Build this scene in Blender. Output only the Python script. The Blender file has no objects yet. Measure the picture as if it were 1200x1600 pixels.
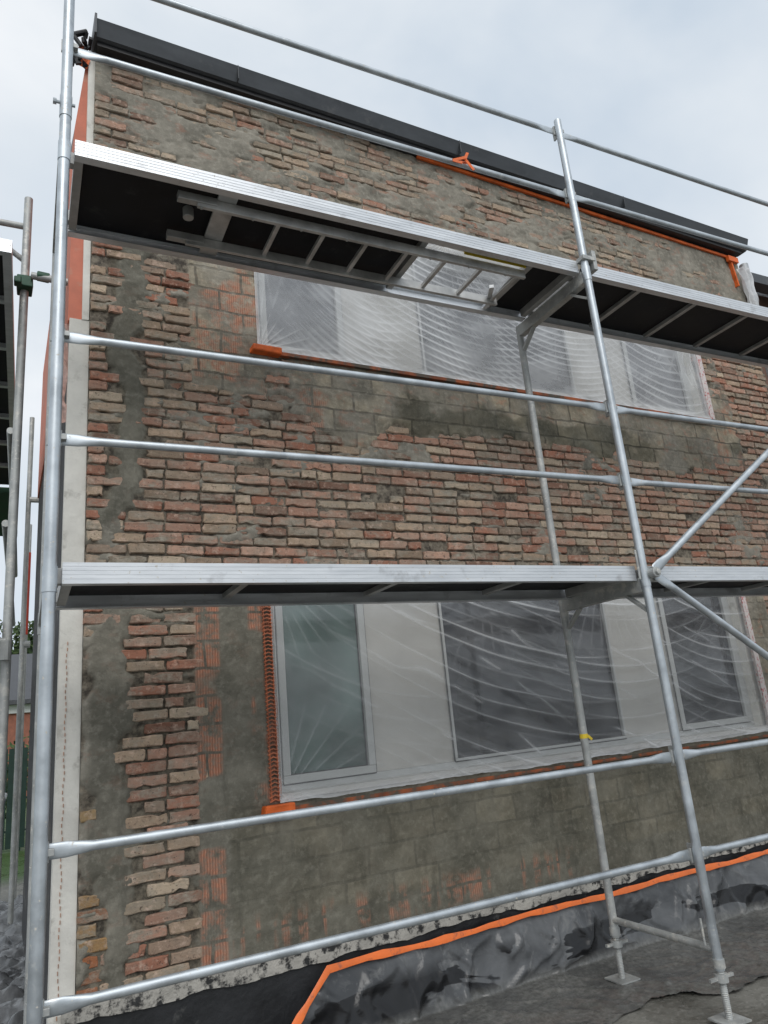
import bpy, bmesh, math, random
import numpy as np
from mathutils import Vector, Matrix
random.seed(7); rng=np.random.default_rng(11)
S=bpy.context.scene
S.view_settings.view_transform='Standard'; S.view_settings.look='None'; S.view_settings.exposure=0
COL=S.collection

# ------------------------------------------------------------ camera
f=1127.0
Xa=Vector((2312,-97,-f)).normalized()
Za=Vector((-381,4012,-f)); Za=(Za-Xa*Za.dot(Xa)).normalized()
Ya=Za.cross(Xa)
cam=bpy.data.cameras.new('camera'); co=bpy.data.objects.new('camera',cam); COL.objects.link(co)
M=Matrix((Xa,Ya,Za)).to_4x4(); M.translation=Vector((0,0,1.6)); co.matrix_world=M
cam.sensor_fit='VERTICAL'; cam.sensor_height=36; cam.lens=36*f/1600; cam.clip_start=.05; cam.clip_end=2000
S.camera=co

# ------------------------------------------------------------ helpers
def empty(name):
    o=bpy.data.objects.new(name,None); COL.objects.link(o); return o
def add(name,me,mat=None,parent=None,smooth=False):
    o=bpy.data.objects.new(name,me); COL.objects.link(o)
    if mat: me.materials.append(mat)
    if parent: o.parent=parent
    if smooth: me.polygons.foreach_set('use_smooth',[True]*len(me.polygons))
    return o
class MB:
    def __init__(s): s.v=[];s.f=[]
    def add(s,v,f):
        n=len(s.v); s.v+=[tuple(p) for p in v]; s.f+=[tuple(i+n for i in q) for q in f]
    def box(s,x0,x1,y0,y1,z0,z1,j=0):
        v=[(x,y,z) for x in(x0,x1) for y in(y0,y1) for z in(z0,z1)]
        if j: v=[tuple(c+random.uniform(-j,j) for c in p) for p in v]
        s.add(v,[(0,1,3,2),(4,6,7,5),(0,4,5,1),(2,3,7,6),(0,2,6,4),(1,5,7,3)])
    def obox(s,p0,p1,w,h,up=(0,0,1)):
        p0=Vector(p0);p1=Vector(p1);d=(p1-p0).normalized();a=d.cross(Vector(up))
        if a.length<1e-3:a=d.cross(Vector((0,1,0)))
        a.normalize();b=a.cross(d)
        v=[]
        for p in(p0,p1):
            for sa,sb in((-1,-1),(1,-1),(1,1),(-1,1)): v.append(p+a*sa*w/2+b*sb*h/2)
        s.add(v,[(0,1,2,3),(7,6,5,4),(0,4,5,1),(1,5,6,2),(2,6,7,3),(3,7,4,0)])
    def tube(s,p0,p1,r,n=16,flat=None,caps=True,prof=None,wob=0):
        p0=Vector(p0);p1=Vector(p1);L=(p1-p0).length;d=(p1-p0)/L
        nrm=Vector((0,1,0))
        if abs(d.y)>.9: nrm=Vector((1,0,0))
        up=nrm.cross(d).normalized(); nrm=d.cross(up).normalized()
        if flat:
            fl,fh,ft=flat
            st=[(0,fh*.8,ft),(.012,fh,ft),(fl*.45,fh,ft),(fl*.75,(fh+r)/2,(ft+r)/2),(fl,r,r),(L-fl,r,r),(L-fl*.75,(fh+r)/2,(ft+r)/2),(L-fl*.45,fh,ft),(L-.012,fh,ft),(L,fh*.8,ft)]
        elif prof: st=[(a,b,b) for a,b in prof]
        else: st=[(0,r,r),(L,r,r)]
        v=[]
        for t,a,b in st:
            c=p0+d*t
            for i in range(n):
                th=2*math.pi*i/n; v.append(c+up*a*math.sin(th)+nrm*b*math.cos(th))
        fs=[]
        for k in range(len(st)-1):
            for i in range(n):
                j=(i+1)%n; fs.append((k*n+i,k*n+j,(k+1)*n+j,(k+1)*n+i))
        if caps:
            fs.append(tuple(range(n-1,-1,-1))); fs.append(tuple((len(st)-1)*n+i for i in range(n)))
        s.add(v,fs)
    def extr(s,prof,x0,x1):
        n=len(prof); v=[(x0,a,b) for a,b in prof]+[(x1,a,b) for a,b in prof]
        s.add(v,[(i,(i+1)%n,n+(i+1)%n,n+i) for i in range(n)]+[tuple(range(n-1,-1,-1)),tuple(range(n,2*n))])
    def obj(s,name,mat,parent=None,smooth=False,bev=0,auto=False):
        me=bpy.data.meshes.new(name); me.from_pydata(s.v,[],s.f); me.validate()
        bm=bmesh.new(); bm.from_mesh(me); bmesh.ops.recalc_face_normals(bm,faces=bm.faces); bm.to_mesh(me); bm.free()
        o=add(name,me,mat,parent,smooth or auto)
        if auto:
            try:
                me.set_sharp_from_angle(angle=math.radians(40))
            except Exception: pass
        if bev:
            m=o.modifiers.new('b','BEVEL'); m.width=bev; m.segments=2; m.limit_method='ANGLE'
        return o

def sst(a,b,x):
    t=np.clip((x-a)/(b-a),0,1); return t*t*(3-2*t)
_l={}
def vn(x,y,seed):
    if seed not in _l: _l[seed]=np.random.default_rng(seed).random((256,256))
    L=_l[seed]; xi=np.floor(x).astype(int); yi=np.floor(y).astype(int); fx=x-xi; fy=y-yi
    fx=fx*fx*(3-2*fx); fy=fy*fy*(3-2*fy)
    g=lambda i,j:L[(xi+i)%256,(yi+j)%256]
    return (g(0,0)*(1-fx)+g(1,0)*fx)*(1-fy)+(g(0,1)*(1-fx)+g(1,1)*fx)*fy
def fbm(x,y,seed,o=4):
    a=.5;t=0;n=0
    for k in range(o):
        t=t+a*vn(x*2**k+17.3*k,y*2**k+5.1*k,seed+k); n+=a; a*=.55
    return t/n
def grid(name,P,keep,attrs,mat,parent=None,smooth=True):
    nz,nx=P.shape[:2]
    idx=np.arange(nz*nx).reshape(nz,nx)
    q=np.stack([idx[:-1,:-1],idx[:-1,1:],idx[1:,1:],idx[1:,:-1]],-1)
    if keep is not None: q=q[keep]
    q=q.reshape(-1,4)
    used=np.unique(q); mp=-np.ones(nz*nx,int); mp[used]=np.arange(len(used)); q=mp[q]
    V=P.reshape(-1,3)[used]
    me=bpy.data.meshes.new(name)
    me.vertices.add(len(V)); me.vertices.foreach_set('co',V.astype('f').ravel())
    me.loops.add(q.size); me.loops.foreach_set('vertex_index',q.astype('i').ravel())
    me.polygons.add(len(q)); me.polygons.foreach_set('loop_start',(np.arange(len(q))*4).astype('i'))
    me.polygons.foreach_set('loop_total',np.full(len(q),4,'i'))
    me.update(calc_edges=True)
    for k,A in attrs.items():
        at=me.attributes.new(k,'FLOAT_COLOR','POINT')
        B=A.reshape(-1,A.shape[-1])[used]
        if B.shape[1]==3: B=np.hstack([B,np.ones((len(B),1))])
        at.data.foreach_set('color',B.astype('f').ravel())
    return add(name,me,mat,parent,smooth)

# ------------------------------------------------------------ materials
def newmat(name):
    m=bpy.data.materials.new(name); m.use_nodes=True; nt=m.node_tree
    return m,nt,nt.nodes['Principled BSDF'],nt.nodes['Material Output']
class N:
    def __init__(s,nt): s.nt=nt; s.cc={}
    def n(s,t,**k):
        o=s.nt.nodes.new(t)
        for a,b in k.items(): setattr(o,a,b)
        return o
    def L(s,a,b): s.nt.links.new(a,b)
    def co(s,sc=(1,1,1)):
        if sc in s.cc: return s.cc[sc]
        t=s.n('ShaderNodeTexCoord'); m=s.n('ShaderNodeMapping'); m.inputs['Scale'].default_value=sc
        s.L(t.outputs['Object'],m.inputs[0]); s.cc[sc]=m.outputs[0]; return m.outputs[0]
    def noise(s,scale,det=4,rough=.55,vec=None,dist=0):
        o=s.n('ShaderNodeTexNoise'); o.inputs['Scale'].default_value=scale; o.inputs['Detail'].default_value=min(det,5)
        o.inputs['Roughness'].default_value=rough; o.inputs['Distortion'].default_value=dist
        s.L(vec if vec else s.co(),o.inputs['Vector']); return o.outputs['Fac']
    def ramp(s,fac,pts):
        r=s.n('ShaderNodeValToRGB'); e=r.color_ramp.elements
        while len(e)<len(pts): e.new(.5)
        for i,(p,c) in enumerate(pts):
            e[i].position=p; e[i].color=(c,c,c,1) if not hasattr(c,'__len__') else (*c,1)
        s.L(fac,r.inputs[0]); return r.outputs[0]
    def mix(s,a,b,fac,mode='MIX'):
        m=s.n('ShaderNodeMix',data_type='RGBA',blend_type=mode)
        for v,i in((fac,0),(a,6),(b,7)):
            if hasattr(v,'is_linked') or hasattr(v,'node'): s.L(v,m.inputs[i])
            elif hasattr(v,'__len__'): m.inputs[i].default_value=(*v,1)
            else: m.inputs[i].default_value=v if i==0 else (v,v,v,1)
        return m.outputs[2]
    def math(s,op,a,b=0):
        m=s.n('ShaderNodeMath',operation=op)
        for i,v in enumerate((a,b)):
            if hasattr(v,'node'): s.L(v,m.inputs[i])
            else: m.inputs[i].default_value=v
        return m.outputs[0]
    def bump(s,h,st,dist,norm=None):
        b=s.n('ShaderNodeBump'); b.inputs['Strength'].default_value=st; b.inputs['Distance'].default_value=dist
        s.L(h,b.inputs['Height'])
        if norm: s.L(norm,b.inputs['Normal'])
        return b.outputs[0]
    def attr(s,name):
        a=s.n('ShaderNodeAttribute'); a.attribute_name=name; return a
def simple(name,col,rough=.6,metal=0,nz=8,amt=.3,bump=.15,bd=.003,spec=.5,streak=None,dirt=None,spots=None):
    m,nt,b,o=newmat(name); g=N(nt)
    vec=g.co(streak) if streak else None
    n=g.noise(nz,4,.6,vec)
    c=g.mix(tuple(x*(1-amt) for x in col),tuple(min(1,x*(1+amt)) for x in col),g.ramp(n,[(.3,0),(.7,1)]))
    if dirt:
        d=g.ramp(g.noise(dirt[1],5,.65),[(dirt[2],0),(dirt[2]+.12,1)]); c=g.mix(c,dirt[0],d)
    mt=None
    if spots:
        sp=g.ramp(g.noise(55,3,.6),[(spots,0),(spots+.03,1)]); c=g.mix(c,(.55,.53,.48),sp)
        mt=g.math('MULTIPLY',g.math('SUBTRACT',1,sp),metal)
    g.L(c,b.inputs['Base Color'])
    g.L(g.ramp(n,[(.3,max(0,rough-.1)),(.7,min(1,rough+.12))]),b.inputs['Roughness'])
    b.inputs['Metallic'].default_value=metal; b.inputs['Specular IOR Level'].default_value=spec
    if mt: g.L(mt,b.inputs['Metallic'])
    if bump: g.L(g.bump(g.noise(nz*5,3),bump,bd),b.inputs['Normal'])
    return m
galv=simple('galvanised_steel',(.50,.54,.57),.42,.7,7,.24,.06,.001,dirt=((.64,.66,.66),13,.60),spots=.66)
galv_old=simple('weathered_galvanised_steel',(.42,.43,.42),.58,.5,9,.24,.1,.001,dirt=((.60,.59,.55),14,.55),spots=.63)
alu=simple('aluminium',(.66,.68,.70),.42,.7,4,.12,.04,.0005,streak=(1,8,8),dirt=((.50,.51,.52),7,.58),spots=.67)
alu_dk=simple('dirty_aluminium',(.42,.42,.41),.5,.5,8,.25,.05,.0006)
blackply=simple('phenolic_plywood',(.014,.014,.016),.62,0,5,.5,.05,.001,dirt=((.035,.035,.034),10,.6),spec=.25)
zinc=simple('dark_zinc',(.062,.068,.075),.45,.3,2.5,.3,.05,.001,streak=(1,1,3),dirt=((.11,.11,.11),5,.60))
greyframe=simple('window_frame_white',(.42,.43,.42),.4,0,2,.08,.0)
panel=simple('window_panel',(.44,.43,.40),.5,0,2,.12,.03)
orange=simple('orange_tape',(.80,.17,.03),.4,0,6,.15,.3,.004,dirt=((.45,.12,.05),18,.56))
orange_f=simple('orange_foam',(.70,.13,.02),.55,0,12,.3,.5,.006)
yellow=simple('yellow_tape',(.75,.55,.04),.4,0,10,.15,.1)
black=simple('black_rubber',(.02,.02,.022),.5,0,10,.4,.3,.004)
bitumen=simple('bitumen_plinth',(.017,.018,.02),.5,0,5,.4,.4,.01,dirt=((.10,.10,.095),7,.62))
white_ins=simple('insulation_adhesive',(.74,.72,.66),.9,0,5,.12,.5,.008,dirt=((.52,.50,.45),8,.58))
pink=simple('orange_reinforcing_render',(.60,.20,.13),.8,0,4,.2,.4,.006,dirt=((.52,.30,.22),5,.55))
redpt=simple('red_paint',(.6,.06,.03),.5,0,6,.2,.0)
greenm=simple('green_paint',(.02,.07,.04),.5,.2,12,.3,.2,.002)

def glassmat(name,col,r=.06):
    m,nt,b,o=newmat(name); g=N(nt)
    n=g.noise(1.6,3,.5)
    g.L(g.mix(tuple(x*.5 for x in col),tuple(x*1.6 for x in col),g.ramp(n,[(.35,0),(.65,1)])),b.inputs['Base Color'])
    b.inputs['Roughness'].default_value=r; return m
glass_dk=glassmat('dark_glass',(.016,.018,.023)); glass_gr=glassmat('green_glass',(.07,.11,.10)); glass_md=glassmat('grey_glass',(.09,.095,.105))

def filmmat(name,base,foldk,tint=(.80,.81,.82)):
    m,nt,b,o=newmat(name); g=N(nt)
    a=g.attr('fold'); sep=g.n('ShaderNodeSeparateColor'); g.L(a.outputs['Color'],sep.inputs[0])
    fine=g.ramp(g.noise(2.2,5,.55,g.co((1,1,1.6)),.3),[(.38,0),(.66,1)])
    op=g.math('ADD',g.math('MULTIPLY',sep.outputs[0],foldk),g.math('ADD',base*.75,g.math('MULTIPLY',fine,base*.9)))
    op=g.math('MINIMUM',op,.9)
    b.inputs['Base Color'].default_value=(*tint,1); b.inputs['Roughness'].default_value=.4
    tr=g.n('ShaderNodeBsdfTransparent'); m2=g.n('ShaderNodeMixShader')
    g.L(op,m2.inputs[0]); g.L(tr.outputs[0],m2.inputs[1]); g.L(b.outputs[0],m2.inputs[2])
    gl=g.n('ShaderNodeBsdfGlossy'); gl.inputs['Roughness'].default_value=.2
    m3=g.n('ShaderNodeMixShader')
    g.L(m2.outputs[0],m3.inputs[1]); g.L(gl.outputs[0],m3.inputs[2]); m3.inputs[0].default_value=.045
    nb=g.bump(g.noise(7,3,.5,g.co((1,1,2)),.6),.15,.003)
    g.L(nb,b.inputs['Normal']); g.L(nb,gl.inputs['Normal'])
    g.L(m3.outputs[0],o.inputs[0]); return m
film_up=filmmat('plastic_film_milky',.24,.62)
film_lo=filmmat('plastic_film_clear',.08,.55)

def brickmat():
    m,nt,b,o=newmat('old_brick'); g=N(nt)
    a=g.attr('col'); C=a.outputs['Color']
    n1=g.noise(30,5,.65); c=g.mix(C,g.mix(C,(.10,.06,.045),.65),g.ramp(n1,[(.52,0),(.70,1)]))
    c=g.mix(c,g.mix(C,(.74,.54,.43),.6),g.ramp(g.noise(21,5,.7),[(.53,0),(.67,1)]))
    grey=g.mix((.20,.18,.14),(.42,.38,.31),g.ramp(n1,[(.35,0),(.65,1)]))
    sm=g.ramp(g.noise(6,5,.75,g.co((1,1,2.2))),[(.43,0.10),(.60,1)])
    al=g.math('MULTIPLY',sm,a.outputs['Alpha'])
    c=g.mix(c,grey,al)
    c=g.mix(c,(.07,.05,.04),g.math('MULTIPLY',g.ramp(g.noise(60,3,.7),[(.61,0),(.69,1)]),.7))
    g.L(c,b.inputs['Base Color']); b.inputs['Roughness'].default_value=.9; b.inputs['Specular IOR Level'].default_value=.25
    g.L(g.bump(g.noise(55,5,.75),.8,.007),b.inputs['Normal']); return m
BR=brickmat()
def mortarmat():
    m,nt,b,o=newmat('mortar_coat'); g=N(nt)
    z=g.attr('zone'); sp=g.n('ShaderNodeSeparateColor'); g.L(z.outputs['Color'],sp.inputs[0])
    R,G,B_=sp.outputs; A=z.outputs['Alpha']
    n=g.noise(3.5,5,.68); n2=g.noise(22,5,.7)
    c=g.mix((.172,.160,.130),(.32,.295,.245),g.ramp(n,[(.36,0),(.66,1)]))
    c=g.mix(c,(.42,.39,.33),g.math('MULTIPLY',g.ramp(n2,[(.50,0),(.66,1)]),.5))
    c=g.mix(c,(.34,.18,.125),g.math('MULTIPLY',g.math('MULTIPLY',g.ramp(g.noise(8,5,.7,g.co((1,1,1.6))),[(.55,0),(.67,1)]),.5),g.math('SUBTRACT',1,A)))
    c=g.mix(c,(.11,.103,.085),g.math('MULTIPLY',g.ramp(g.noise(9,5,.7,g.co((1,1,.35))),[(.55,0),(.70,1)]),.55))
    c=g.mix(g.mix((.065,.055,.045),(.26,.225,.175),g.ramp(n2,[(.38,0),(.62,1)])),c,g.ramp(R,[(.15,0),(.55,1)]))
    c=g.mix(c,g.mix(c,(.56,.575,.55),1,'MULTIPLY'),A)
    t=g.n('ShaderNodeTexCoord'); sx=g.n('ShaderNodeSeparateXYZ'); g.L(t.outputs['Object'],sx.inputs[0])
    cx=g.n('ShaderNodeCombineXYZ'); g.L(sx.outputs[0],cx.inputs[0]); g.L(sx.outputs[2],cx.inputs[1])
    nn=g.n('ShaderNodeTexNoise'); nn.inputs['Scale'].default_value=6; g.L(cx.outputs[0],nn.inputs['Vector'])
    vm=g.n('ShaderNodeVectorMath',operation='SCALE'); g.L(nn.outputs['Color'],vm.inputs[0]); vm.inputs['Scale'].default_value=.03
    va=g.n('ShaderNodeVectorMath',operation='ADD'); g.L(cx.outputs[0],va.inputs[0]); g.L(vm.outputs[0],va.inputs[1])
    bk=g.n('ShaderNodeTexBrick'); g.L(va.outputs[0],bk.inputs['Vector']); bk.inputs['Scale'].default_value=1
    bk.inputs['Brick Width'].default_value=.30; bk.inputs['Row Height'].default_value=.15; bk.inputs['Mortar Size'].default_value=.011; bk.inputs['Mortar Smooth'].default_value=.6
    bk.inputs['Color1'].default_value=(.82,.79,.75,1); bk.inputs['Color2'].default_value=(1.55,1.45,1.30,1); bk.inputs['Mortar'].default_value=(.62,.59,.55,1)
    brk=g.ramp(g.noise(3,4,.6),[(.42,.15),(.58,1)])
    c=g.mix(c,g.mix(c,bk.outputs['Color'],1,'MULTIPLY'),g.math('MULTIPLY',G,brk))
    wv=g.n('ShaderNodeTexWave'); wv.inputs['Scale'].default_value=22; wv.inputs['Distortion'].default_value=1.6; wv.inputs['Detail'].default_value=2; g.L(cx.outputs[0],wv.inputs['Vector'])
    tc=g.mix((.33,.13,.075),(.52,.25,.165),wv.outputs['Fac'])
    tc=g.mix(tc,(.12,.10,.08),g.ramp(bk.outputs['Fac'],[(0,0),(1,1)]))
    tc=g.mix(tc,c,g.ramp(n2,[(.44,0),(.62,.75)]))
    tm=g.math('MULTIPLY',B_,g.ramp(g.noise(7,5,.7),[(.40,0),(.53,1)]))
    c=g.mix(c,tc,tm)
    g.L(c,b.inputs['Base Color']); b.inputs['Roughness'].default_value=.88; b.inputs['Specular IOR Level'].default_value=.3
    h=g.math('ADD',g.noise(14,5,.75),g.math('MULTIPLY',g.math('MULTIPLY',bk.outputs['Fac'],G),-.3))
    h=g.math('ADD',h,g.math('MULTIPLY',g.math('MULTIPLY',wv.outputs['Fac'],B_),.2))
    nb=g.bump(h,.7,.012); nb=g.bump(g.noise(90,3,.6),.5,.002,nb)
    g.L(nb,b.inputs['Normal']); return m
MO=mortarmat()

# ------------------------------------------------------------ house
house=empty('brick_house')
C0=Vector((.26,4.05,0))
house.matrix_world=Matrix.Translation(C0)@Matrix.Rotation(math.radians(1.7),4,'Z')@Matrix.Translation(-C0)
WX0,WX1,WZ0,WZ1=.26,6.65,.46,5.99
UW=(1.29,5.60,3.97,5.08); LW=(1.29,5.46,1.22,2.48)
WIN=[UW,LW]
def zones(X,Z):
    n1=fbm(X*2.6,Z*2.6,31)-.5; n2=fbm(X*2.6+40,Z*2.6,41)-.5; n3=fbm(X*9,Z*9,51)-.5
    Xw=X+.22*n1+.14*n3; Zw=Z+.36*n2+.14*n3
    def r(x0,x1,z0,z1,s=.03): return sst(x0-s,x0+s,Xw)*(1-sst(x1-s,x1+s,Xw))*sst(z0-s,z0+s,Zw)*(1-sst(z1-s,z1+s,Zw))
    def rh(x0,x1,z0,z1,s=.012): return sst(x0-s,x0+s,X)*(1-sst(x1-s,x1+s,X))*sst(z0-s,z0+s,Z)*(1-sst(z1-s,z1+s,Z))
    big=fbm(X*1.7,Z*2.1,61,5); med=fbm(X*4,Z*9,71,5); sml=fbm(X*9,Z*22,75,4)
    top=sst(5.0,5.2,Z); mid=1-top
    topmix=.35*big+.35*med+.3*sml+.05*sst(2.0,4.0,X)
    cov=np.maximum(top*(.28+.68*sst(.44,.56,topmix)),mid*(.12+.7*sst(.55,.63,.35*big+.35*med+.3*sml)))
    hard=np.maximum.reduce([r(.41,.57,2.75,4.85),r(.31,.50,1.0,2.35),r(.39,.50,.3,1.1),.9*r(.36,.5,2.3,2.8)*sst(.4,.5,med),
        rh(.84,1.31,3.62,5.2),rh(.83,1.31,.3,2.52),r(1.55,6.0,3.47,4.2),rh(.9,6.7,.3,1.21),r(1.2,2.2,3.62,3.9)*sst(.4,.5,med),
        rh(5.60,5.90,3.5,5.1)*sst(.4,.48,med),rh(5.44,5.8,1.2,2.5)])
    cov=np.maximum(cov,hard)
    blk=np.maximum.reduce([r(1.6,6.0,3.45,4.2),rh(1.0,6.7,.62,1.21)*.42,rh(.84,1.31,3.62,5.2)*.9,rh(5.44,5.8,1.2,2.5)*.8])
    ter=np.maximum.reduce([rh(.835,.965,.4,2.45)*sst(.40,.46,fbm(X*1.5,Z*3.3,91,3)),rh(.86,1.31,3.7,5.1)*sst(.46,.58,fbm(X*4,Z*4,95,3))*.85,
        rh(1.14,1.31,1.2,2.5)*sst(.42,.52,fbm(X*6,Z*5,96,3)),
        rh(1.0,3.4,.5,.64,.05)*sst(.52,.64,fbm(X*24,Z*2.5,97,3))*.7,r(5.5,6.2,3.5,5.1)*.7*sst(.45,.6,fbm(X*4,Z*4,98,3)),
        r(1.3,2.0,3.4,4.0)*.7*sst(.48,.58,fbm(X*5,Z*5,99,3))])
    wet=np.maximum.reduce([rh(.97,6.7,.3,1.21,.05)*.92,rh(.3,.8,.3,2.4)*.55,rh(.8,1.3,.3,2.5)*.65,r(2.2,6.0,3.45,3.72)*sst(.40,.52,big),r(.36,.6,2.7,4.9)*.8])
    return cov,blk,ter,wet
dx=.0105
xs=np.arange(WX0,WX1+dx,dx); zs=np.arange(WZ0,WZ1+dx,dx)
Xg,Zg=np.meshgrid(xs,zs)
cov,blk,ter,wet=zones(Xg,Zg)
Yg=4.066-cov*.0225+ (fbm(Xg*11,Zg*20,101,4)-.5)*.026*(1-.6*cov)+(fbm(Xg*2,Zg*2,111,3)-.5)*.012*cov + (fbm(Xg*40,Zg*40,121,2)-.5)*.005
P=np.stack([Xg,Yg,Zg],-1)
xc=(Xg[:-1,:-1]+dx/2); zc=(Zg[:-1,:-1]+dx/2); keep=np.ones(xc.shape,bool)
for a,b_,c,d in WIN: keep&=~((xc>a)&(xc<b_)&(zc>c)&(zc<d))
grid('mortar_surface',P,keep,{'zone':np.stack([cov,blk,ter,wet],-1)},MO,house)

cl=.0640; bl=.212
V=[];F=[];COLS=[]
pal=np.array([(.40,.16,.10),(.48,.255,.18),(.46,.33,.23),(.25,.125,.085),(.56,.44,.32),(.34,.235,.17),(.52,.31,.225)])
row=0; z=WZ0+.004
while z+cl<WZ1+.01:
    h=cl-.0105; off=(0 if row%2 else bl/2)+random.uniform(-.012,.012)
    x=WX0-off; rowj=random.gauss(0,.001)
    while x<WX1:
        w=bl-.011+random.uniform(-.006,.006)
        if random.random()<.12: w=bl*.5-.01
        x0=max(x,WX0+random.uniform(0,.006)); x1=min(x+w,WX1); cx=(x0+x1)/2; cz=z+h/2
        nx=x+w+.011
        ok=x1-x0>.035
        for a,b_,c,d in WIN:
            if cx>a-.02 and cx<b_+.02 and cz>c-.02 and cz<d+.02: ok=False
            elif cz>c-.02 and cz<d+.02:
                if x0<a<x1: x1=a-.003
                if x0<b_<x1: x0=b_+.003
        if ok and x1-x0>.03:
            cv=float(zones(np.array([cx]),np.array([cz]))[0][0])
            if cv<.93 and random.random()>.02:
                d=random.gauss(0,.0032)+ (.0 if random.random()>.06 else .010)
                L=x1-x0; jx=.004; jz=.0032
                hh=h*random.uniform(.88,1.04); ol=[]
                T=(0,.04,.2,.4,.6,.8,.96)
                for t in T: ol.append([x0+L*t,z+(.004 if t==0 else 0)])
                ol.append([x1,z+.004]); ol.append([x1,z+hh*.5])
                for t in(1,.96,.8,.6,.4,.2,.04): ol.append([x0+L*t,z+hh-(.004 if t==1 else 0)])
                ol.append([x0,z+hh-.004]); ol.append([x0,z+hh*.5])
                nn_=len(ol)
                tilt=random.gauss(0,.002)
                ol=[(a+random.uniform(-jx,jx),b_+random.uniform(-jz,jz)+tilt*(a-x0)/L) for a,b_ in ol]
                for _ in range(2):
                    if random.random()<.32:
                        k=random.randrange(nn_); a,b_=ol[k]; ol[k]=(a+(cx-a)*.08,b_+(cz-b_)*random.uniform(.2,.5))
                n=len(V)
                for yy,ins in((4.085,0),(4.0525+d,0),(4.047+d,.005)):
                    for a,b_ in ol:
                        s1=(1-2*ins/L); s2=(1-2*ins/h)
                        V.append((cx+(a-cx)*s1,yy+random.uniform(-.0015,.0015),cz+(b_-cz)*s2+rowj))
                for k in range(2):
                    for i in range(nn_):
                        j=(i+1)%nn_; F.append((n+k*nn_+i,n+k*nn_+j,n+(k+1)*nn_+j,n+(k+1)*nn_+i))
                F.append(tuple(n+2*nn_+i for i in range(nn_)))
                if z>5.0: wts=[.12,.18,.20,.09,.16,.19,.06]; gry=.28; sm=1.0
                elif z>2.4: wts=[.14,.26,.20,.09,.09,.10,.16]; gry=.11; sm=.75
                else: wts=[.20,.24,.20,.13,.09,.09,.05]; gry=.13; sm=.66
                if cx<.45 and z<1.3: wts=[.25,.1,.35,.1,.15,.05,0]
                c=pal[rng.choice(7,p=np.array(wts)/sum(wts))]*random.uniform(.74,1.12)
                if cx<.45 and z<1.3: c=c*np.array([.95,.75,.40])
                c=c*(1-gry)+np.array([.29,.255,.20])*gry
                if random.random()<.07: c=c*.6
                sm=min(1,sm*random.uniform(.3,1.4))
                COLS+= [(*c,sm)]*(3*nn_)
        x=nx
    z+=cl; row+=1
me=bpy.data.meshes.new('bricks'); me.from_pydata(V,[],F)
at=me.attributes.new('col','FLOAT_COLOR','POINT'); at.data.foreach_set('color',np.array(COLS,'f').ravel())
bm=bmesh.new(); bm.from_mesh(me); bmesh.ops.recalc_face_normals(bm,faces=bm.faces); bm.to_mesh(me); bm.free()
add('bricks',me,BR,house)

b=MB(); HY=7.6
b.box(WX0+.005,WX1,4.30,HY,0.0,5.99); b.obj('wall_core',white_ins,house)
b=MB()
def ringboxes(b,x0,x1,z0,z1,y0,y1,wins):
    zs_=sorted({z0,z1,*[w[2] for w in wins],*[w[3] for w in wins]})
    for a,c in zip(zs_[:-1],zs_[1:]):
        ww=[w for w in wins if w[2]<=a and w[3]>=c]
        if ww: b.box(x0,ww[0][0],y0,y1,a,c); b.box(ww[0][1],x1,y0,y1,a,c)
        else: b.box(x0,x1,y0,y1,a,c)
ringboxes(b,WX0+.004,WX1-.003,0,5.98,4.088,4.299,WIN); b.obj('reveals',white_ins,house)
b=MB(); b.box(WX0+.01,WX1,4.055,4.084,.0,.40); b.obj('plinth',bitumen,house)
strip=simple('speckled_strip',(.42,.40,.36),.8,0,10,.2,.6,.01,dirt=((.03,.03,.03),20,.48))
xs2=np.arange(.2,WX1,.02); zs2=np.linspace(.385,.455,7); X2,Z2=np.meshgrid(xs2,zs2)
Y2=4.040+(fbm(X2*14,Z2*20,201)-.5)*.02; Z2=Z2+(fbm(X2*6,Z2*3,205)-.5)*.05
grid('base_strip',np.stack([X2,Y2,Z2],-1),None,{},strip,house)

b=MB(); b.box(.15,.2595,4.075,4.13,.12,3.98,.004); b.obj('side_insulation_edge',white_ins,house)
b=MB()
for zz in np.arange(.35,2.1,.03): b.box(.185+.003*math.sin(zz*40),.188+.003*math.sin(zz*40),4.070,4.076,zz,zz+.017)
b.obj('orange_thread',simple('faded_orange_thread',(.40,.20,.12),.6),house)
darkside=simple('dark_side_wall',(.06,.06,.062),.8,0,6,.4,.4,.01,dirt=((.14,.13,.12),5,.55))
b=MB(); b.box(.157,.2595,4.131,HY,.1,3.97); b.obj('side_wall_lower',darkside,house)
b=MB()
v=[(.145,4.09,3.975),(.225,4.09,3.975),(.240,4.09,5.97),(.215,4.09,5.97),(.150,4.09,5.35),
   (.145,HY,3.975),(.225,HY,3.975),(.240,HY,5.97),(.215,HY,5.97),(.150,HY,5.35)]
b.add(v,[(0,1,2,3,4),(9,8,7,6,5),(0,5,6,1),(1,6,7,2),(2,7,8,3),(3,8,9,4),(4,9,5,0)]); b.obj('side_wall_upper',pink,house)
b=MB(); b.box(.222,.2595,4.07,4.13,3.985,5.95,.004); b.obj('corner_bead',white_ins,house)
xs3=np.linspace(.10,.155,8); zs3=np.linspace(3.35,3.98,40); X3,Z3=np.meshgrid(xs3,zs3)
Y3=4.12+.03*np.sin(Z3*30+X3*60); X3=X3+.02*(fbm(X3*3,Z3*6,230)-.5)*2
pinkfilm=simple('pink_mesh',(.60,.40,.35),.7,0,30,.3,.4,.004)
grid('loose_mesh',np.stack([X3,Y3,Z3],-1),None,{},pinkfilm,house)
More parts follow.
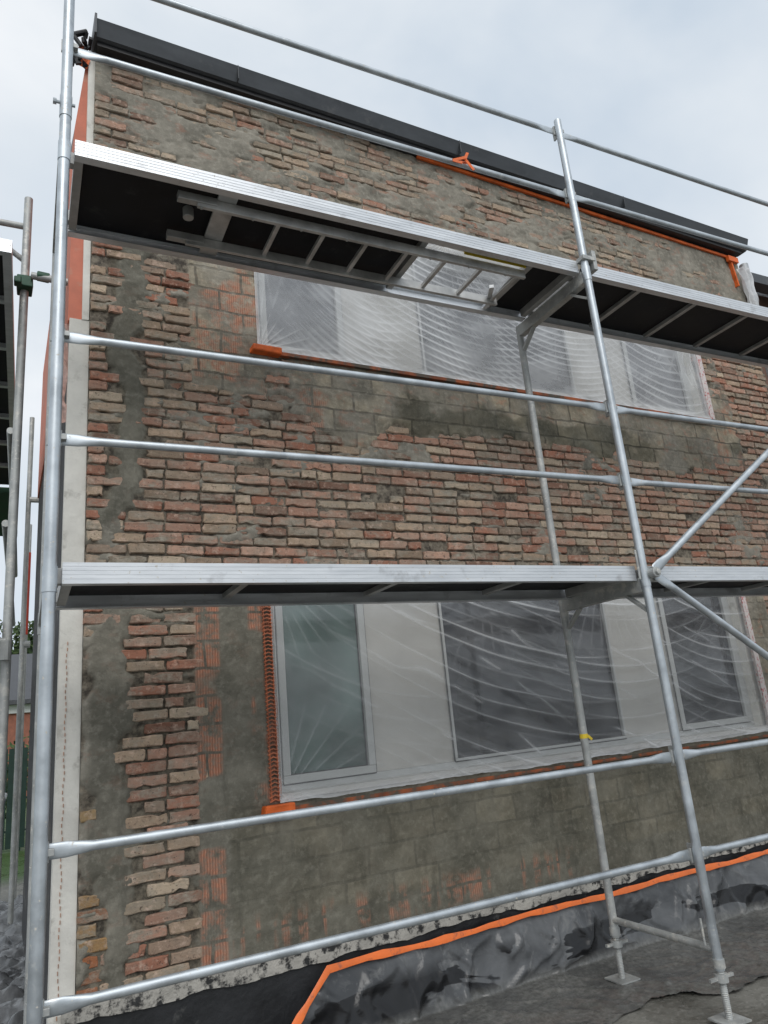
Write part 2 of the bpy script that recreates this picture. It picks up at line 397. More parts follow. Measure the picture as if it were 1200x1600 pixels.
# roof & gutter
GT=6.095
b=MB(); b.extr([(3.955,5.970),(3.935,5.978),(3.905,GT-.035),(3.895,GT-.01),(3.91,GT),(3.935,GT-.015),(4.02,GT-.01),(4.06,GT+.08),(7.7,7.5),(7.7,7.4),(4.3,6.1),(4.05,5.970)],.25,WX1+.06)
b.obj('gutter',zinc,house)
b=MB()
for x in(1.18,3.05,4.9): b.box(x,x+.006,3.896,3.94,5.976,GT+.0005)
b.box(.236,.2505,3.885,4.3,5.955,GT+.02); b.obj('gutter_joints',zinc,house,bev=.002)
b=MB(); b.box(.262,WX1,3.965,4.06,5.94,5.967); b.obj('soffit',black,house)
b=MB(); b.obox((2.7,4.032,5.928),(WX1-.05,4.032,5.90),.02,.026); 
b.obox((6.50,4.03,5.89),(6.53,4.03,5.55),.02,.05,(0,1,0)); b.box(6.45,6.60,3.99,4.025,5.83,5.89); b.obj('orange_edge_tape',orange_f,house)
b=MB()
for k in range(11):
    x=.12+random.random()*.11; zz=5.84+random.random()*.22; b.obox((x,4.0+random.random()*.1,zz),(x+random.uniform(-.05,.05),4.05,zz+random.uniform(-.08,.05)),.02,.035)
b.tube((.12,4.02,6.02),(.2,4.02,6.08),.018,10); b.tube((.17,4.02,5.95),(.12,4.02,6.02),.015,10)
b.obj('gutter_end_fittings',black,house)
b=MB()
for k in range(5):
    x=.15+random.random()*.07; zz=5.75+random.random()*.2; b.obox((x,4.06,zz),(x+.02,4.06,zz+.08),.004,.05)
b.obj('orange_scraps',orange_f,house)

def window(pfx,W,divs,kinds):
    x0,x1,z0,z1=W; y=4.155
    fr=MB(); t=.05
    fr.box(x0,x1,y,y+.07,z0,z0+t); fr.box(x0,x1,y,y+.07,z1-t,z1); 
    fr.box(x0,x0+t,y-.001,y+.07,z0+t,z1-t); fr.box(x1-t,x1,y-.001,y+.07,z0+t,z1-t)
    xs_=[x0+t]+divs+[x1-t]
    pan=MB(); ga=MB()
    for i,k in enumerate(kinds):
        a,c=xs_[i],xs_[i+1]
        if k=='p': pan.box(a+.002,c-.002,y+.012,y+.05,z0+t+.001,z1-t-.001)
        else:
            s=.045 if i!=2 else .018
            fr.box(a,c,y-.012,y+.04,z0+t+.001,z0+t+s); fr.box(a,c,y-.012,y+.04,z1-t-s,z1-t-.001)
            fr.box(a,a+s,y-.013,y+.04,z0+t+s,z1-t-s); fr.box(c-s,c,y-.013,y+.04,z0+t+s,z1-t-s)
            g=MB(); g.box(a+s,c-s,y+.02,y+.03,z0+t+s,z1-t-s); g.obj(pfx+'_pane',k,house)
            e=.006; A,C_,Z0_,Z1_=a+s,c-s,z0+t+s,z1-t-s
            ga.box(A,C_,y+.012,y+.019,Z0_,Z0_+e); ga.box(A,C_,y+.012,y+.019,Z1_-e,Z1_); ga.box(A,A+e,y+.012,y+.019,Z0_+e,Z1_-e); ga.box(C_-e,C_,y+.012,y+.019,Z0_+e,Z1_-e)
            ga.box(a-.004,a,y-.006,y+.0,z0+t,z1-t); ga.box(c,c+.004,y-.006,y+.0,z0+t,z1-t); ga.box(a,c,y-.006,y-.0005,z0+t-.005,z0+t)
    fr.obj(pfx+'_frame',greyframe,house,bev=.004); pan.obj(pfx+'_panels',panel,house); ga.obj(pfx+'_gaskets',black,house)
    s=MB(); s.box(x0-.0,x1,4.04,4.154,z0-.018,z0+.012); s.obj(pfx+'_sill',panel,house)
window('upper_window',UW,[1.96,2.61,4.11,4.78],[glass_md,'p',glass_dk,'p',glass_md])
window('lower_window',LW,[1.93,2.50,4.0,4.60],[glass_gr,'p',glass_dk,'p',glass_dk])

def film(name,W,mat,seed,mode):
    x0,x1,z0,z1=W; x0-=.02;x1+=.02;z0-=.035;z1+=.03
    d=.005; X,Z=np.meshgrid(np.arange(x0,x1,d),np.arange(z0,z1,d))
    n=fbm(X*.9,Z*1.2,seed,2); n2=fbm(X*3.5,Z*5,seed+9,4); n3=fbm(X*1.6,Z*1.8,seed+15,3); n4=fbm(X*2.2,Z*7,seed+25,3)
    def rid(ph,p): return (.5+.5*np.sin(ph))**p
    fold=np.zeros_like(X); H=np.zeros_like(X); fam=[]
    if mode==0:
        for xc_,am,sp,c,wd in((2.75,.28,.062,.7,.85),(3.7,.40,.055,.6,.85),(5.0,.5,.08,.5,.6),(2.1,.9,.07,.5,.4)):
            ph=2*math.pi*((Z-am*(X-xc_)**2+.22*(X-xc_))/sp)+4.5*n+.5*n2
            fam.append((ph,np.exp(-((X-xc_)/wd)**2)*c*sst(.28,.52,n3)*(.45+.9*n4),7))
    else:
        for xc_,am,sl,sp,c,wd,pw,off in((1.9,.30,.30,.15,.5,.8,30,.0),(3.0,.16,.28,.105,.85,.95,26,.1),(3.9,.22,.10,.12,.85,.85,34,.3),(5.0,.34,.22,.105,.85,.55,26,.5)):
            t=(Z-am*(X-xc_)**2+sl*(X-xc_))/sp
            ph=2*math.pi*t+5.0*n+.35*n2
            idn=np.floor(t+5.0*n/(2*math.pi)+.25)
            st=vn(idn*3.7+off*50,X*.9+idn*.37,seed+40)
            fam.append((ph,np.exp(-((X-xc_)/wd)**2)*c*sst(.2,.8,st)*(.5+.7*sst(z0+.2,z1,Z)),pw))
        for xc_,sl,sp,c in((2.6,.62,.33,.5),(4.3,.5,.29,.55)):
            t=(Z+sl*(X-xc_)+.1*(X-xc_)**2)/sp; ph=2*math.pi*t+4*n3
            fam.append((ph,np.exp(-((X-xc_)/.9)**2)*c*sst(.45,.6,n4),90))
    for cx_,cz_,k,rr in((x0,z1,40,.35),(x1,z1,36,.5),(x0,z0,30,.3),(x1,z0,34,.4),((x0+x1)*.42,z1+.08,44,.4),((x0+x1)*.58,z1+.08,40,.4)):
        dd=np.hypot(X-cx_,Z-cz_); ph=np.arctan2(Z-cz_,X-cx_)*k+3*n+.8*n2
        fam.append((ph,np.exp(-dd/rr)*.65*sst(.38,.56,n2),16))
    for ph,a,p in fam:
        fold=np.maximum(fold,rid(ph,p)*a+rid(ph-.5,3)*a*.14); H+=np.sin(ph)*a*.0018
    ed=np.minimum.reduce([X-x0,x1-X,Z-z0,z1-Z]); e=np.exp(-ed/.025)
    botm=np.exp(-np.maximum(Z-z0,0)/.04)
    fold=np.clip(fold+e*.4*(.4+n2)+botm*.7*(.2+fbm(X*8,Z*25,seed+3,3)),0,1)
    Y=4.030-H-.010*botm*fbm(X*9,Z*20,seed+5)*2+(n-.5)*.03*np.clip(ed/.2,0,1)
    Z=Z+botm*(fbm(X*5,Z*0,seed+7)-.5)*.03
    grid(name,np.stack([X,Y,Z],-1),None,{'fold':np.stack([fold]*3,-1)},mat,house)
film('upper_film',UW,film_up,300,0)
film('lower_film',LW,film_lo,340,1)

b=MB(); b.box(1.22,1.42,3.975,4.05,3.905,3.955,.006); b.box(1.17,1.34,3.975,4.05,1.13,1.19,.006); b.obj('orange_sill_ends',orange_f,house,bev=.008)
b=MB(); b.box(1.42,5.62,4.008,4.05,3.915,3.935,.003); b.box(1.34,5.46,4.012,4.05,1.145,1.165,.003)
b.obj('orange_sill_strip',simple('orange_sill',(.34,.09,.03),.6,0,6,.5,.2,dirt=((.10,.08,.06),7,.45)),house)
b=MB()
for zz in np.arange(1.20,2.45,.022): b.obox((1.215,4.028,zz),(1.245,4.03,zz+.012),.010,.006); b.obox((1.245,4.03,zz+.012),(1.272,4.026,zz+.001),.010,.006)
b.box(1.224,1.23,4.03,4.045,1.2,2.46); b.box(1.266,1.272,4.03,4.045,1.2,2.46); b.obj('orange_net_strip',simple('orange_net',(.42,.13,.06),.6,0,20,.4,.2),house)
def tapemat():
    m,nt,bs,o=newmat('printed_tape'); g=N(nt)
    n=g.ramp(g.noise(60,3,.6,g.co((1,1,.7))),[(.56,0),(.6,1)]); c=g.mix((.62,.56,.54),(.45,.05,.05),g.math('MULTIPLY',n,.8)); g.L(c,bs.inputs['Base Color']); return m
b=MB(); b.box(5.465,5.52,4.022,4.05,1.2,2.5); b.box(5.605,5.67,4.022,4.05,3.95,5.08)
b.obj('printed_tape_strips',tapemat(),house)
b=MB(); b.tube((6.72,4.02,5.85),(6.74,4.03,0.2),.045,14); b.obj('downpipe',simple('zinc_pipe',(.45,.47,.48),.5,.3,4,.2,.1),house,auto=True)
X6,Z6=np.meshgrid(np.linspace(6.56,6.70,26),np.linspace(4.9,5.75,90)); 
Y6=3.97+.03*np.sin(X6*90+Z6*9)+.04*(fbm(X6*9,Z6*6,620)-.5); 
grid('corner_film',np.stack([X6+.05*(fbm(X6*2,Z6*4,630)-.5),Y6,Z6],-1),None,{'fold':np.stack([fbm(X6*20,Z6*6,640)]*3,-1)},film_up,house)

# ------------------------------------------------------------ neighbour building
nb=empty('neighbour_house')
tile=simple('dark_roof_tile',(.06,.062,.068),.5,0,5,.4,.2)
dkbrick=simple('dark_brick_wall',(.16,.09,.065),.9,0,9,.35,.4,.01)
b=MB(); b.box(6.86,14,4.9,13,0,6.15); b.obj('walls',dkbrick,nb)
b=MB()
for i in range(14):
    for k in range(26):
        x=6.80+k*.28; y=4.72+i*.30; zz=6.12+i*.21
        b.obox((x,y,zz),(x+.27,y,zz+.004),.34,.03,(0,-.55,.83)); 
        b.tube((x+.03,y-.12,zz-.045),(x+.03,y+.17,zz+.15),.035,8)
b.obj('roof_tiles',tile,nb)
b=MB(); b.box(6.78,14,4.55,4.7,6.0,6.12); b.obj('gutter',zinc,nb)

# ------------------------------------------------------------ scaffold
sc=empty('scaffolding')
YF,YI=2.98,3.71; XS=[.0686,3.136,6.206]
posts=MB()
tops=[7.4,5.40,5.40]
for x,t in zip(XS,tops):
    posts.tube((x,YF,.24),(x,YF,t),.0242,20)
    for zj in(2.16,4.14): posts.tube((x,YF,zj),(x,YF,zj+.10),.0272,20)
posts.tube((XS[0],YF,4.38),(XS[0],YF,4.5),.027,20)
posts.tube((XS[0]-.05,YF,4.46),(XS[0]+.04,YF,4.46),.008,8); posts.tube((XS[0]-.055,YF,4.46),(XS[0]-.04,YF,4.46),.014,8)
posts.obj('outer_posts',galv,sc,auto=True)
ip=MB()
for x in XS:
    ip.tube((x,YI,.24),(x,YI,4.22),.0242,20); ip.tube((x,YI,2.1),(x,YI,2.2),.0275,20)
ip.obj('inner_posts',galv_old,sc,auto=True)
r=MB()
def rail(x0,x1,z,y=YF+.035,rr=.0175): r.tube((x0+.015,y,z),(x1-.012,y,z+random.uniform(-.006,.006)),rr,16,flat=(.16,.027,.006))
for i in(0,1):
    for z_ in(.76,1.245,2.80,3.27,4.82,5.33): rail(XS[i],XS[i+1],z_)
r.obj('guard_rails',galv,sc,auto=True)
w=MB()
for x in XS:
    for z_ in(.76,1.245,2.80,3.27,4.82,5.33):
        w.box(x-.028,x+.028,YF+.018,YF+.032,z_-.035,z_+.035); w.box(x-.006,x+.006,YF+.028,YF+.06,z_-.05,z_+.055)
        w.box(x+.022,x+.045,YF+.0,YF+.03,z_-.012,z_+.012)
w.obj('rail_wedges',galv_old,sc,bev=.002)
d=MB(); ny=YF-.03
d.tube((3.19,ny,2.25),(6.16,ny,4.17),.021,16,flat=(.14,.03,.007)); d.tube((3.19,ny,2.22),(6.16,ny,.34),.021,16,flat=(.14,.03,.007)); d.obj('diagonal_braces',galv,sc,auto=True)
d=MB(); d.tube((3.165,ny-.04,2.23),(3.165,ny+.07,2.23),.03,16); d.tube((3.165,ny-.055,2.23),(3.165,ny-.03,2.23),.018,6); d.box(3.12,3.215,ny+.012,ny+.05,2.19,2.27)
d.tube((3.10,YF,2.2),(3.10,YF,2.37),.007,8)
d.tube((3.16,YF+.05,4.26),(3.16,YF+.05,4.42),.007,8)
d.box(3.1,3.20,YF-.035,YF+.035,4.28,4.31); d.box(3.185,3.215,YF-.03,YF+.03,4.22,4.36); d.obj('couplers',galv_old,sc,bev=.003)
t=MB()
for x in XS:
    for z_ in(2.165,4.165):
        t.box(x-.025,x+.025,YF+.02,YI-.02,z_-.03,z_+.005); t.box(x-.025,x-.019,YF+.02,YI-.02,z_+.005,z_+.05); t.box(x+.019,x+.025,YF+.02,YI-.02,z_+.005,z_+.05)
        t.obox((x,YF+.02,z_-.14),(x,YF+.16,z_-.03),.03,.016); t.obox((x,YI-.02,z_-.14),(x,YI-.16,z_-.03),.03,.016)
    t.tube((x,YF,.33),(x,YI,.33),.019,14)
    for y in(YF,YI):
        t.tube((x,y,.25),(x,y,.29),.03,14)
        pr=[];zz=0
        while zz<.24: pr+=[(zz,.015),(zz+.004,.0185)]; zz+=.008
        t.tube((x,y,.008),(x,y,.25),.018,12,prof=pr); t.tube((x,y,.19),(x,y,.225),.033,12); t.obox((x-.08,y,.207),(x+.08,y,.207),.014,.014)
        t.box(x-.07,x+.07,y-.07,y+.07,.022,.030)
t.tube((3.10,YF+.03,.35),(3.10,YF+.03,.47),.006,8)
t.obj('transoms_and_base_jacks',galv_old,sc,auto=True)
ytp=MB(); ytp.tube((XS[1],YI,1.345),(XS[1],YI,1.372),.0258,16); ytp.obox((XS[1]+.01,YI-.026,1.36),(XS[1]+.035,YI-.03,1.335),.004,.015); ytp.obj('yellow_tape',yellow,sc)
ot=MB()
for a in((2.22,4.80,2.31,4.84),(2.31,4.84,2.36,4.76),(2.31,4.83,2.33,4.88),(2.22,4.80,2.28,4.79)):
    ot.obox((a[0],2.985,a[1]),(a[2],2.975,a[3]),.004,.018)
ot.tube((2.29,3.015,4.82),(2.335,3.015,4.825),.019,14); ot.obj('orange_ribbon',orange_f,sc)

def beamprof(y,zt,hh,sgn):
    p=[(y,zt)]
    for k in range(1,5):
        zz=zt-hh*k/5; p+=[(y,zz+.002),(y+sgn*.0015,zz+.0012),(y+sgn*.0015,zz-.0012),(y,zz-.002)]
    p+=[(y,zt-hh),(y+sgn*.045,zt-hh),(y+sgn*.045,zt-hh+.006),(y+sgn*.008,zt-hh+.008),(y+sgn*.008,zt-.018),(y+sgn*.03,zt-.014),(y+sgn*.03,zt)]
    return p
def platform(px,x0,x1,zt,hatch=None,y0=3.012,y1=3.635,step=.5,parent=sc):
    b=MB(); hh=.085
    b.extr(beamprof(y0,zt,hh,1),x0,x1); b.extr(beamprof(y1,zt,hh,-1),x0,x1); b.obj(px+'_side_beams',alu,parent)
    b=MB(); b.box(x0,x0+.04,y0+.046,y1-.046,zt-.075,zt-.012); b.box(x1-.04,x1,y0+.046,y1-.046,zt-.075,zt-.012)
    x=x0+step
    while x<x1-.2:
        if not(hatch and hatch[0]-.05<x<hatch[1]+.05): b.box(x-.018,x+.018,y0+.046,y1-.046,zt-.052,zt-.0245)
        x+=step
    if hatch:
        for x in hatch: b.box(x-.02,x+.02,y0+.046,y1-.046,zt-.06,zt-.0245)
    for xx in(x0+.0,x1-.0):
        for yy in(y0+.10,y1-.10): b.box(xx-.03,xx+.03,yy-.02,yy+.02,zt-.07,zt-.005)
    b.obj(px+'_cross_members',alu_dk,parent,bev=.002)
    b=MB(); a,c=y0+.031,y1-.031
    if hatch:
        b.box(x0+.002,hatch[0],a,c,zt-.024,zt-.014); b.box(hatch[1],x1-.002,a,c,zt-.024,zt-.014)
        b.box(hatch[0],hatch[1],a,y0+.085,zt-.0241,zt-.0139)
    else: b.box(x0+.002,x1-.002,a,c,zt-.024,zt-.014)
    b.obj(px+'_deck',blackply,parent)
platform('upper_platform',XS[0]+.045,XS[1]-.03,4.30,hatch=(2.02,2.78),step=5)
platform('upper_platform_right',XS[1]+.03,XS[2]-.03,4.30,step=.55)
platform('lower_platform',XS[0]+.045,XS[1]-.03,2.285,step=.78)
platform('lower_platform_right',XS[1]+.03,XS[2]-.03,2.285,step=.78)
b=MB(); zl=4.205
for y in(3.135,3.455): b.box(.70,2.76,y-.011,y+.011,zl-.028,zl+.028)
for k in range(7): 
    x=1.14+k*.262; b.box(x-.012,x+.012,3.146,3.444,zl-.012,zl+.012)
b.box(.80,.90,3.06,3.59,zl+.03,zl+.045)
b.obj('folded_ladder',simple('ladder_aluminium',(.5,.5,.49),.45,.5,8,.3,.05,.0006),sc,bev=.002)
b=MB()
for y in(3.135,3.455): b.box(.60,.80,y-.02,y+.02,zl-.01,zl+.035)
for k in range(8): b.tube((.72+k*.27,3.135,zl-.036),(.72+k*.27,3.135,zl-.028),.009,8)
b.tube((.68,3.27,zl+.06),(.68,3.27,zl-.0),.028,14); b.obj('ladder_hinges',alu_dk,sc,bev=.003)
b=MB(); b.box(2.3,2.76,3.105,3.112,4.24,4.262); b.obj('yellow_hatch_label',yellow,sc)
b=MB(); b.obox((2.62,3.3,4.20),(2.76,3.56,4.235),.03,.02); b.obox((2.70,3.15,4.215),(2.73,3.56,4.215),.03,.02); b.obj('hatch_bracket',alu,sc)

s2=empty('scaffolding')
p=MB()
for x,y,t_ in((-.095,4.32,4.93),(-.04,8.1,5.05),(-.02,11.2,4.7),(-.80,4.32,4.9),(-.75,8.1,5.2)):
    p.tube((x,y,.0),(x,y,t_),.0242,16)
p.tube((-.10,4.36,4.75),(-.8,4.36,4.75),.02,12); p.tube((-.10,4.36,4.5),(-.8,4.1,4.86),.017,12)
p.tube((-.13,4.32,3.35),(-.13,8.1,3.3),.02,12); p.tube((-.13,4.32,2.8),(-.13,8.1,2.8),.02,12); p.tube((-.1,4.3,2.15),(-.8,4.3,2.15),.02,12)
p.tube((-.13,4.32,1.2),(-.13,8.1,1.2),.02,12)
p.obj('side_posts',galv_old,s2,auto=True)
b=MB(); b.box(-.20,-.155,3.85,8.05,4.20,4.28); b.box(-.80,-.76,3.85,8.05,4.20,4.28); b.box(-.76,-.2,3.85,3.89,4.2,4.28); b.box(-.20,-.155,3.95,8.05,2.18,2.26)
for y in np.arange(4.4,8,.6): b.box(-.76,-.2,y-.02,y+.02,4.215,4.25)
b.obj('side_platform_beams',alu,s2)
b=MB(); b.box(-.76,-.2,3.89,8.05,4.252,4.262); b.box(-.76,-.2,3.95,8.05,2.22,2.232); b.obj('side_platform_deck',blackply,s2)
b=MB(); b.box(-.79,-.16,8.1,9.9,4.18,4.24); b.obj('side_platform_green',simple('green_net',(.012,.05,.025),.8,0,20,.4,.2),s2)
b=MB(); b.tube((-.06,4.24,4.33),(.17,4.22,4.31),.022,14); b.obj('stub_tube',galv_old,s2,auto=True)
b=MB(); b.box(-.135,-.05,4.25,4.37,4.26,4.34,.004); b.tube((-.03,4.24,4.335),(.04,4.24,4.33),.030,12); b.box(-.15,-.11,4.2,4.26,4.25,4.29); b.obj('green_coupler',greenm,s2,bev=.006)
b=MB(); b.tube((-.105,4.28,2.15),(-.105,4.28,2.05),.032,10); b.tube((-.03,8.05,4.1),(.1,8.05,4.1),.03,10); b.tube((-.03,8.1,2.6),(.03,8.1,2.6),.035,10);b.obj('joint_collars',galv_old,s2)
mp=MB(); mp.tube((-.02,9.6,.0),(-.02,9.6,2.9),.02,10); mo=mp.obj('marker_pole',galv_old,None)
mp=MB(); mp.tube((-.02,9.6,2.9),(-.02,9.6,3.9),.028,10); q=mp.obj('red_section',redpt,mo)

# ------------------------------------------------------------ ground
def groundmat():
    m,nt,b,o=newmat('muddy_ground'); g=N(nt)
    n=g.noise(2.0,5,.68); n2=g.noise(30,5,.75)
    c=g.mix((.10,.097,.084),(.20,.195,.172),g.ramp(n,[(.38,0),(.62,1)])); c=g.mix(c,(.30,.29,.265),g.math('MULTIPLY',g.ramp(n2,[(.5,0),(.62,1)]),.5))
    c=g.mix(c,(.05,.048,.042),g.ramp(g.noise(45,3,.7),[(.58,0),(.68,.7)]))
    sx=g.n('ShaderNodeSeparateXYZ'); t=g.n('ShaderNodeTexCoord'); g.L(t.outputs['Object'],sx.inputs[0])
    far=g.ramp(g.math('DIVIDE',sx.outputs[1],40),[(.27,0),(.29,1)])
    c=g.mix(c,g.mix((.035,.075,.018),(.07,.13,.03),n2),far)
    g.L(c,b.inputs['Base Color']); g.L(g.ramp(n,[(.4,.25),(.6,.8)]),b.inputs['Roughness'])
    g.L(g.bump(n2,.6,.012),b.inputs['Normal']); return m
gm=groundmat()
b=MB(); b.add([(-300,-300,0),(300,-300,0),(300,300,0),(-300,300,0)],[(0,1,2,3)]); b.obj('ground',gm)

def sheetmat(name,c0,c1,blk=True):
    m,nt,b,o=newmat(name); g=N(nt)
    n=g.noise(2.2,5,.6,g.co((1,1,1)),.5); n2=g.noise(9,5,.65,None,.6)
    c=g.mix(c0,c1,g.ramp(n,[(.35,0),(.65,1)])); c=g.mix(c,(.30,.30,.29),g.math('MULTIPLY',g.ramp(n2,[(.54,0),(.72,1)]),.45))
    if blk:
        sx=g.n('ShaderNodeSeparateXYZ'); t=g.n('ShaderNodeTexCoord'); g.L(t.outputs['Object'],sx.inputs[0])
        band=g.ramp(sx.outputs[2],[(.035,0),(.06,1),(.20,1),(.27,0)])
        k=g.ramp(g.noise(1.3,4,.55,g.co((.9,1.0,2.6)),.9),[(.515,0),(.53,1)])
        c=g.mix(c,(.006,.006,.007),g.math('MULTIPLY',k,band))
        mud=g.ramp(sx.outputs[2],[(.03,1),(.085,0)]); n5=g.noise(34,5,.75)
        mc=g.mix((.095,.093,.082),(.22,.217,.20),g.ramp(n5,[(.38,0),(.64,1)]))
        mc=g.mix(mc,(.05,.049,.046),g.ramp(g.noise(3.2,5,.7),[(.5,0),(.62,.6)]))
        c=g.mix(c,mc,g.math('MULTIPLY',mud,.7))
    g.L(c,b.inputs['Base Color']); b.inputs['Roughness'].default_value=.24
    g.L(g.bump(g.noise(9,4,.55,None,.8),.4,.010),b.inputs['Normal']); return m
xs4=np.arange(1.0,7.2,.013); ss=np.arange(0,1.55,.012); X4,S4=np.meshgrid(xs4,ss)
n=fbm(X4*2.2,S4*2.5,401,3)-.5; nf=fbm(X4*7+S4*5,S4*3,411,3)-.5; ng=fbm(X4*4,S4*5+X4,421,3)
sb=.315
Y4=np.where(S4<sb,4.02-.28*S4,4.02-.28*sb-(S4-sb)*.8)+ .028*np.clip(X4-.3,0,9)
Z4=np.where(S4<sb,.345-S4,.345-sb)
k=sst(0,.1,S4); low=sst(.26,.5,S4)
Y4=Y4+(n*.07+nf*.02)*k*(1-low)
rg=(np.abs(np.sin((X4+.8*S4)*8+6*n+3*nf))**10*.018+np.abs(np.sin((X4-.6*S4)*13+7*n))**12*.012)*k*(1-.5*low)
Y4=Y4-rg; Z4=np.maximum(Z4-.016*low+rg*low*.8+(n*.025+(ng-.5)*.02)*low,.006)
edge=1.15+.30*(fbm(X4*2,X4*0,431,4)-.5)*2
xcut=1.47-np.clip(S4,0,.34)*1.15-np.clip(S4-.34,0,1)*.35
kp=((X4>=xcut)&(S4<edge))[:-1,:-1]
grid('plastic_sheet',np.stack([X4,Y4,Z4],-1),kp,{},sheetmat('ground_sheet',(.05,.053,.057),(.14,.145,.15)))
pts=[]
for x in np.arange(7.1,1.5,-.10): pts.append((x,4.005+.028*(x-.3),.352+.006*math.sin(x*5)+random.uniform(-.003,.003)))
for s_ in np.arange(.0,.34,.04): pts.append((1.47-s_*1.15,4.04-.33*s_-.02,.345-s_+.012))
for s_ in np.arange(.34,1.3,.06): pts.append((1.47-.39-(s_-.34)*.35,3.94-(s_-.34)*.8,.045))
V=[];F=[]
for i,p_ in enumerate(pts):
    a=Vector(pts[max(i-1,0)]);c=Vector(pts[min(i+1,len(pts)-1)]);t_=(c-a).normalized(); nrm=Vector((0,-1,.35)).normalized(); sd=t_.cross(nrm).normalized()
    w_=.016+.003*math.sin(i*1.7)+random.uniform(-.003,.003); q=Vector(p_)+Vector((0,-.012,0)); V+=[q+sd*w_+nrm*.002,q+nrm*.006,q-sd*w_+nrm*.002]
    if i: n_=3*i; F+=[(n_-3,n_-2,n_+1,n_),(n_-2,n_-1,n_+2,n_+1)]
me=bpy.data.meshes.new('sheet_edge_tape'); me.from_pydata([tuple(v) for v in V],[],F); to=add('sheet_edge_tape',me,orange,None,True)
to.parent=bpy.data.objects['plastic_sheet']
X5,Y5=np.meshgrid(np.arange(-2.2,.16,.02),np.arange(2.6,9.5,.02))
n=fbm(X5*2,Y5*2,501,5); nf=fbm(X5*7+Y5*3,Y5*5,511,4)
Z5=.01+np.abs(n-.5)*.45+np.abs(nf-.5)*.14
grid('plastic_sheet',np.stack([X5,Y5,Z5],-1),None,{},sheetmat('black_sheet',(.06,.062,.065),(.20,.205,.21),False))

# ------------------------------------------------------------ background
fm,nt,bs,o_=newmat('fence_mesh'); g=N(nt)
g.L(g.mix((.006,.02,.015),(.018,.055,.04),g.noise(12,3)),bs.inputs['Base Color'])
b=MB()
for k in range(120): 
    x=-8+k*.1; b.box(x,x+.085,14.3,14.31,.05,1.62)
for k in range(6): b.box(-8+k*2.0-.03,-8+k*2.0+.03,14.32,14.38,0,1.72)
for z_ in(.3,.8,1.3): b.box(-8,4,14.312,14.322,z_,z_+.03)
b.obj('garden_fence',fm)
leafm,nt,bs,o_=newmat('leaves'); g=N(nt); oi=g.n('ShaderNodeNewGeometry')
g.L(g.ramp(oi.outputs['Random Per Island'],[(0,(.018,.04,.01)),(.6,(.045,.085,.02)),(1,(.09,.13,.04))]),bs.inputs['Base Color']); bs.inputs['Roughness'].default_value=.7
bark=simple('bark',(.08,.06,.045),.9,0,12,.4,.5,.01)
def leaves(name,blobs,n,sz,parent):
    V=[];F=[]
    for i in range(n):
        c,r_=random.choice(blobs); dv=Vector((random.gauss(0,1),random.gauss(0,1),random.gauss(0,1))).normalized()*r_*random.random()**.4
        p=Vector(c)+dv; a=Vector((random.gauss(0,1),random.gauss(0,1),random.gauss(0,1))).normalized(); b2=a.orthogonal().normalized()
        s_=sz*random.uniform(.6,1.4); k=len(V); V+=[p-a*s_,p+b2*s_*.5,p+a*s_,p-b2*s_*.5]; F.append((k,k+1,k+2,k+3))
    me=bpy.data.meshes.new(name); me.from_pydata([tuple(v) for v in V],[],F); return add(name,me,leafm,parent)
def tree(x,y,h,w_):
    t=empty('tree'); b=MB(); b.tube((x,y,0),(x,y,h*.75),.2,10,prof=[(0,.28),(h*.3,.2),(h*.75,.06)])
    bl_=[]
    for k in range(20):
        a=random.random()*6.28; rr=random.uniform(.2,1)*w_; z_=h*random.uniform(.35,.92); rr*=1-.5*(z_/h)
        q=(x+math.cos(a)*rr,y+math.sin(a)*rr,z_); b.tube((x,y,z_*.7),q,.06,6,prof=[(0,.07),((Vector(q)-Vector((x,y,z_*.7))).length,.02)]); bl_.append((q,random.uniform(.6,1.1)*w_*.45))
    b.obj('trunk',bark,t); leaves('crown',bl_,4500,.17,t)
tree(-1.2,42,7.8,3.0); tree(1.6,46,7.4,3.0); tree(-6,40,7,3)
hd=[((-8+k*.6,17+random.random(),.9+random.random()*.5),.75) for k in range(24)]
h=leaves('hedge',hd,9000,.07,None)
fh=empty('distant_house')
b=MB(); b.box(-7,3.5,30,38,0,3.3); b.obj('walls',simple('red_brick',(.30,.12,.08),.9,0,6,.25,.2),fh)
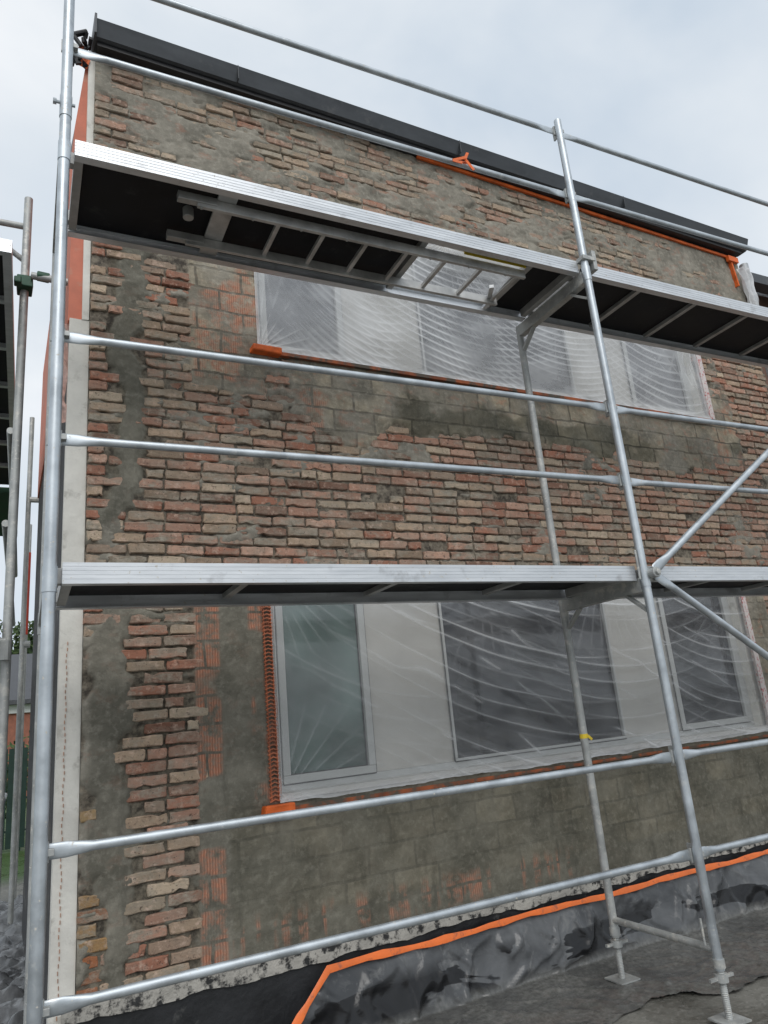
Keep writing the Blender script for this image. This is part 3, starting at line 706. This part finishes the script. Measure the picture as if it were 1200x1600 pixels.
b=MB(); b.extr([(29.6,3.3),(34,5.4),(38.4,3.3),(38.4,3.15),(29.6,3.15)],-7.3,3.8); b.obj('roof',tile,fh)
b=MB()
for x in(-6,-3.5,-1.9,1.2): b.box(x,x+1.3,29.95,29.998,.9,2.2)
b.obj('windows',glass_dk,fh)
b=MB()
for x in(-6,-3.5,-1.9,1.2): b.box(x-.08,x+1.38,29.96,29.99,.82,2.28)
b.box(-7,3.5,29.9,29.97,2.85,3.14); b.obj('trim',simple('white_trim',(.7,.7,.68),.5,0,4,.1,0),fh)

# ------------------------------------------------------------ light
W=bpy.data.worlds.new('World'); S.world=W; W.use_nodes=True; nt=W.node_tree; g=N(nt)
bg=nt.nodes['Background']; out=nt.nodes['World Output']
el,az=math.radians(45),math.radians(195)
sky=g.n('ShaderNodeTexSky',sky_type='NISHITA'); sky.sun_disc=False; sky.sun_elevation=el; sky.sun_rotation=az
g.L(sky.outputs[0],bg.inputs[0]); bg.inputs[1].default_value=.09
tc=g.n('ShaderNodeTexCoord'); mp_=g.n('ShaderNodeMapping'); mp_.inputs['Scale'].default_value=(1,1,1.7); g.L(tc.outputs['Generated'],mp_.inputs[0])
nz=g.noise(2.4,5,.5,mp_.outputs[0],.3)
cl_=g.ramp(nz,[(.3,(.54,.62,.71)),(.5,(.68,.735,.79)),(.68,(.82,.85,.88))])
b2=g.n('ShaderNodeBackground'); g.L(cl_,b2.inputs[0]); b2.inputs[1].default_value=1.16
mx=g.n('ShaderNodeMixShader'); mx.inputs[0].default_value=.92; g.L(bg.outputs[0],mx.inputs[1]); g.L(b2.outputs[0],mx.inputs[2]); g.L(mx.outputs[0],out.inputs[0])
sl=bpy.data.lights.new('sun','SUN'); sl.energy=1.45; sl.angle=math.radians(40); sl.color=(1,.97,.93)
so=bpy.data.objects.new('sun',sl); COL.objects.link(so)
dirv=Vector((math.sin(az)*math.cos(el),math.cos(az)*math.cos(el),math.sin(el)))
so.rotation_euler=dirv.to_track_quat('Z','Y').to_euler()
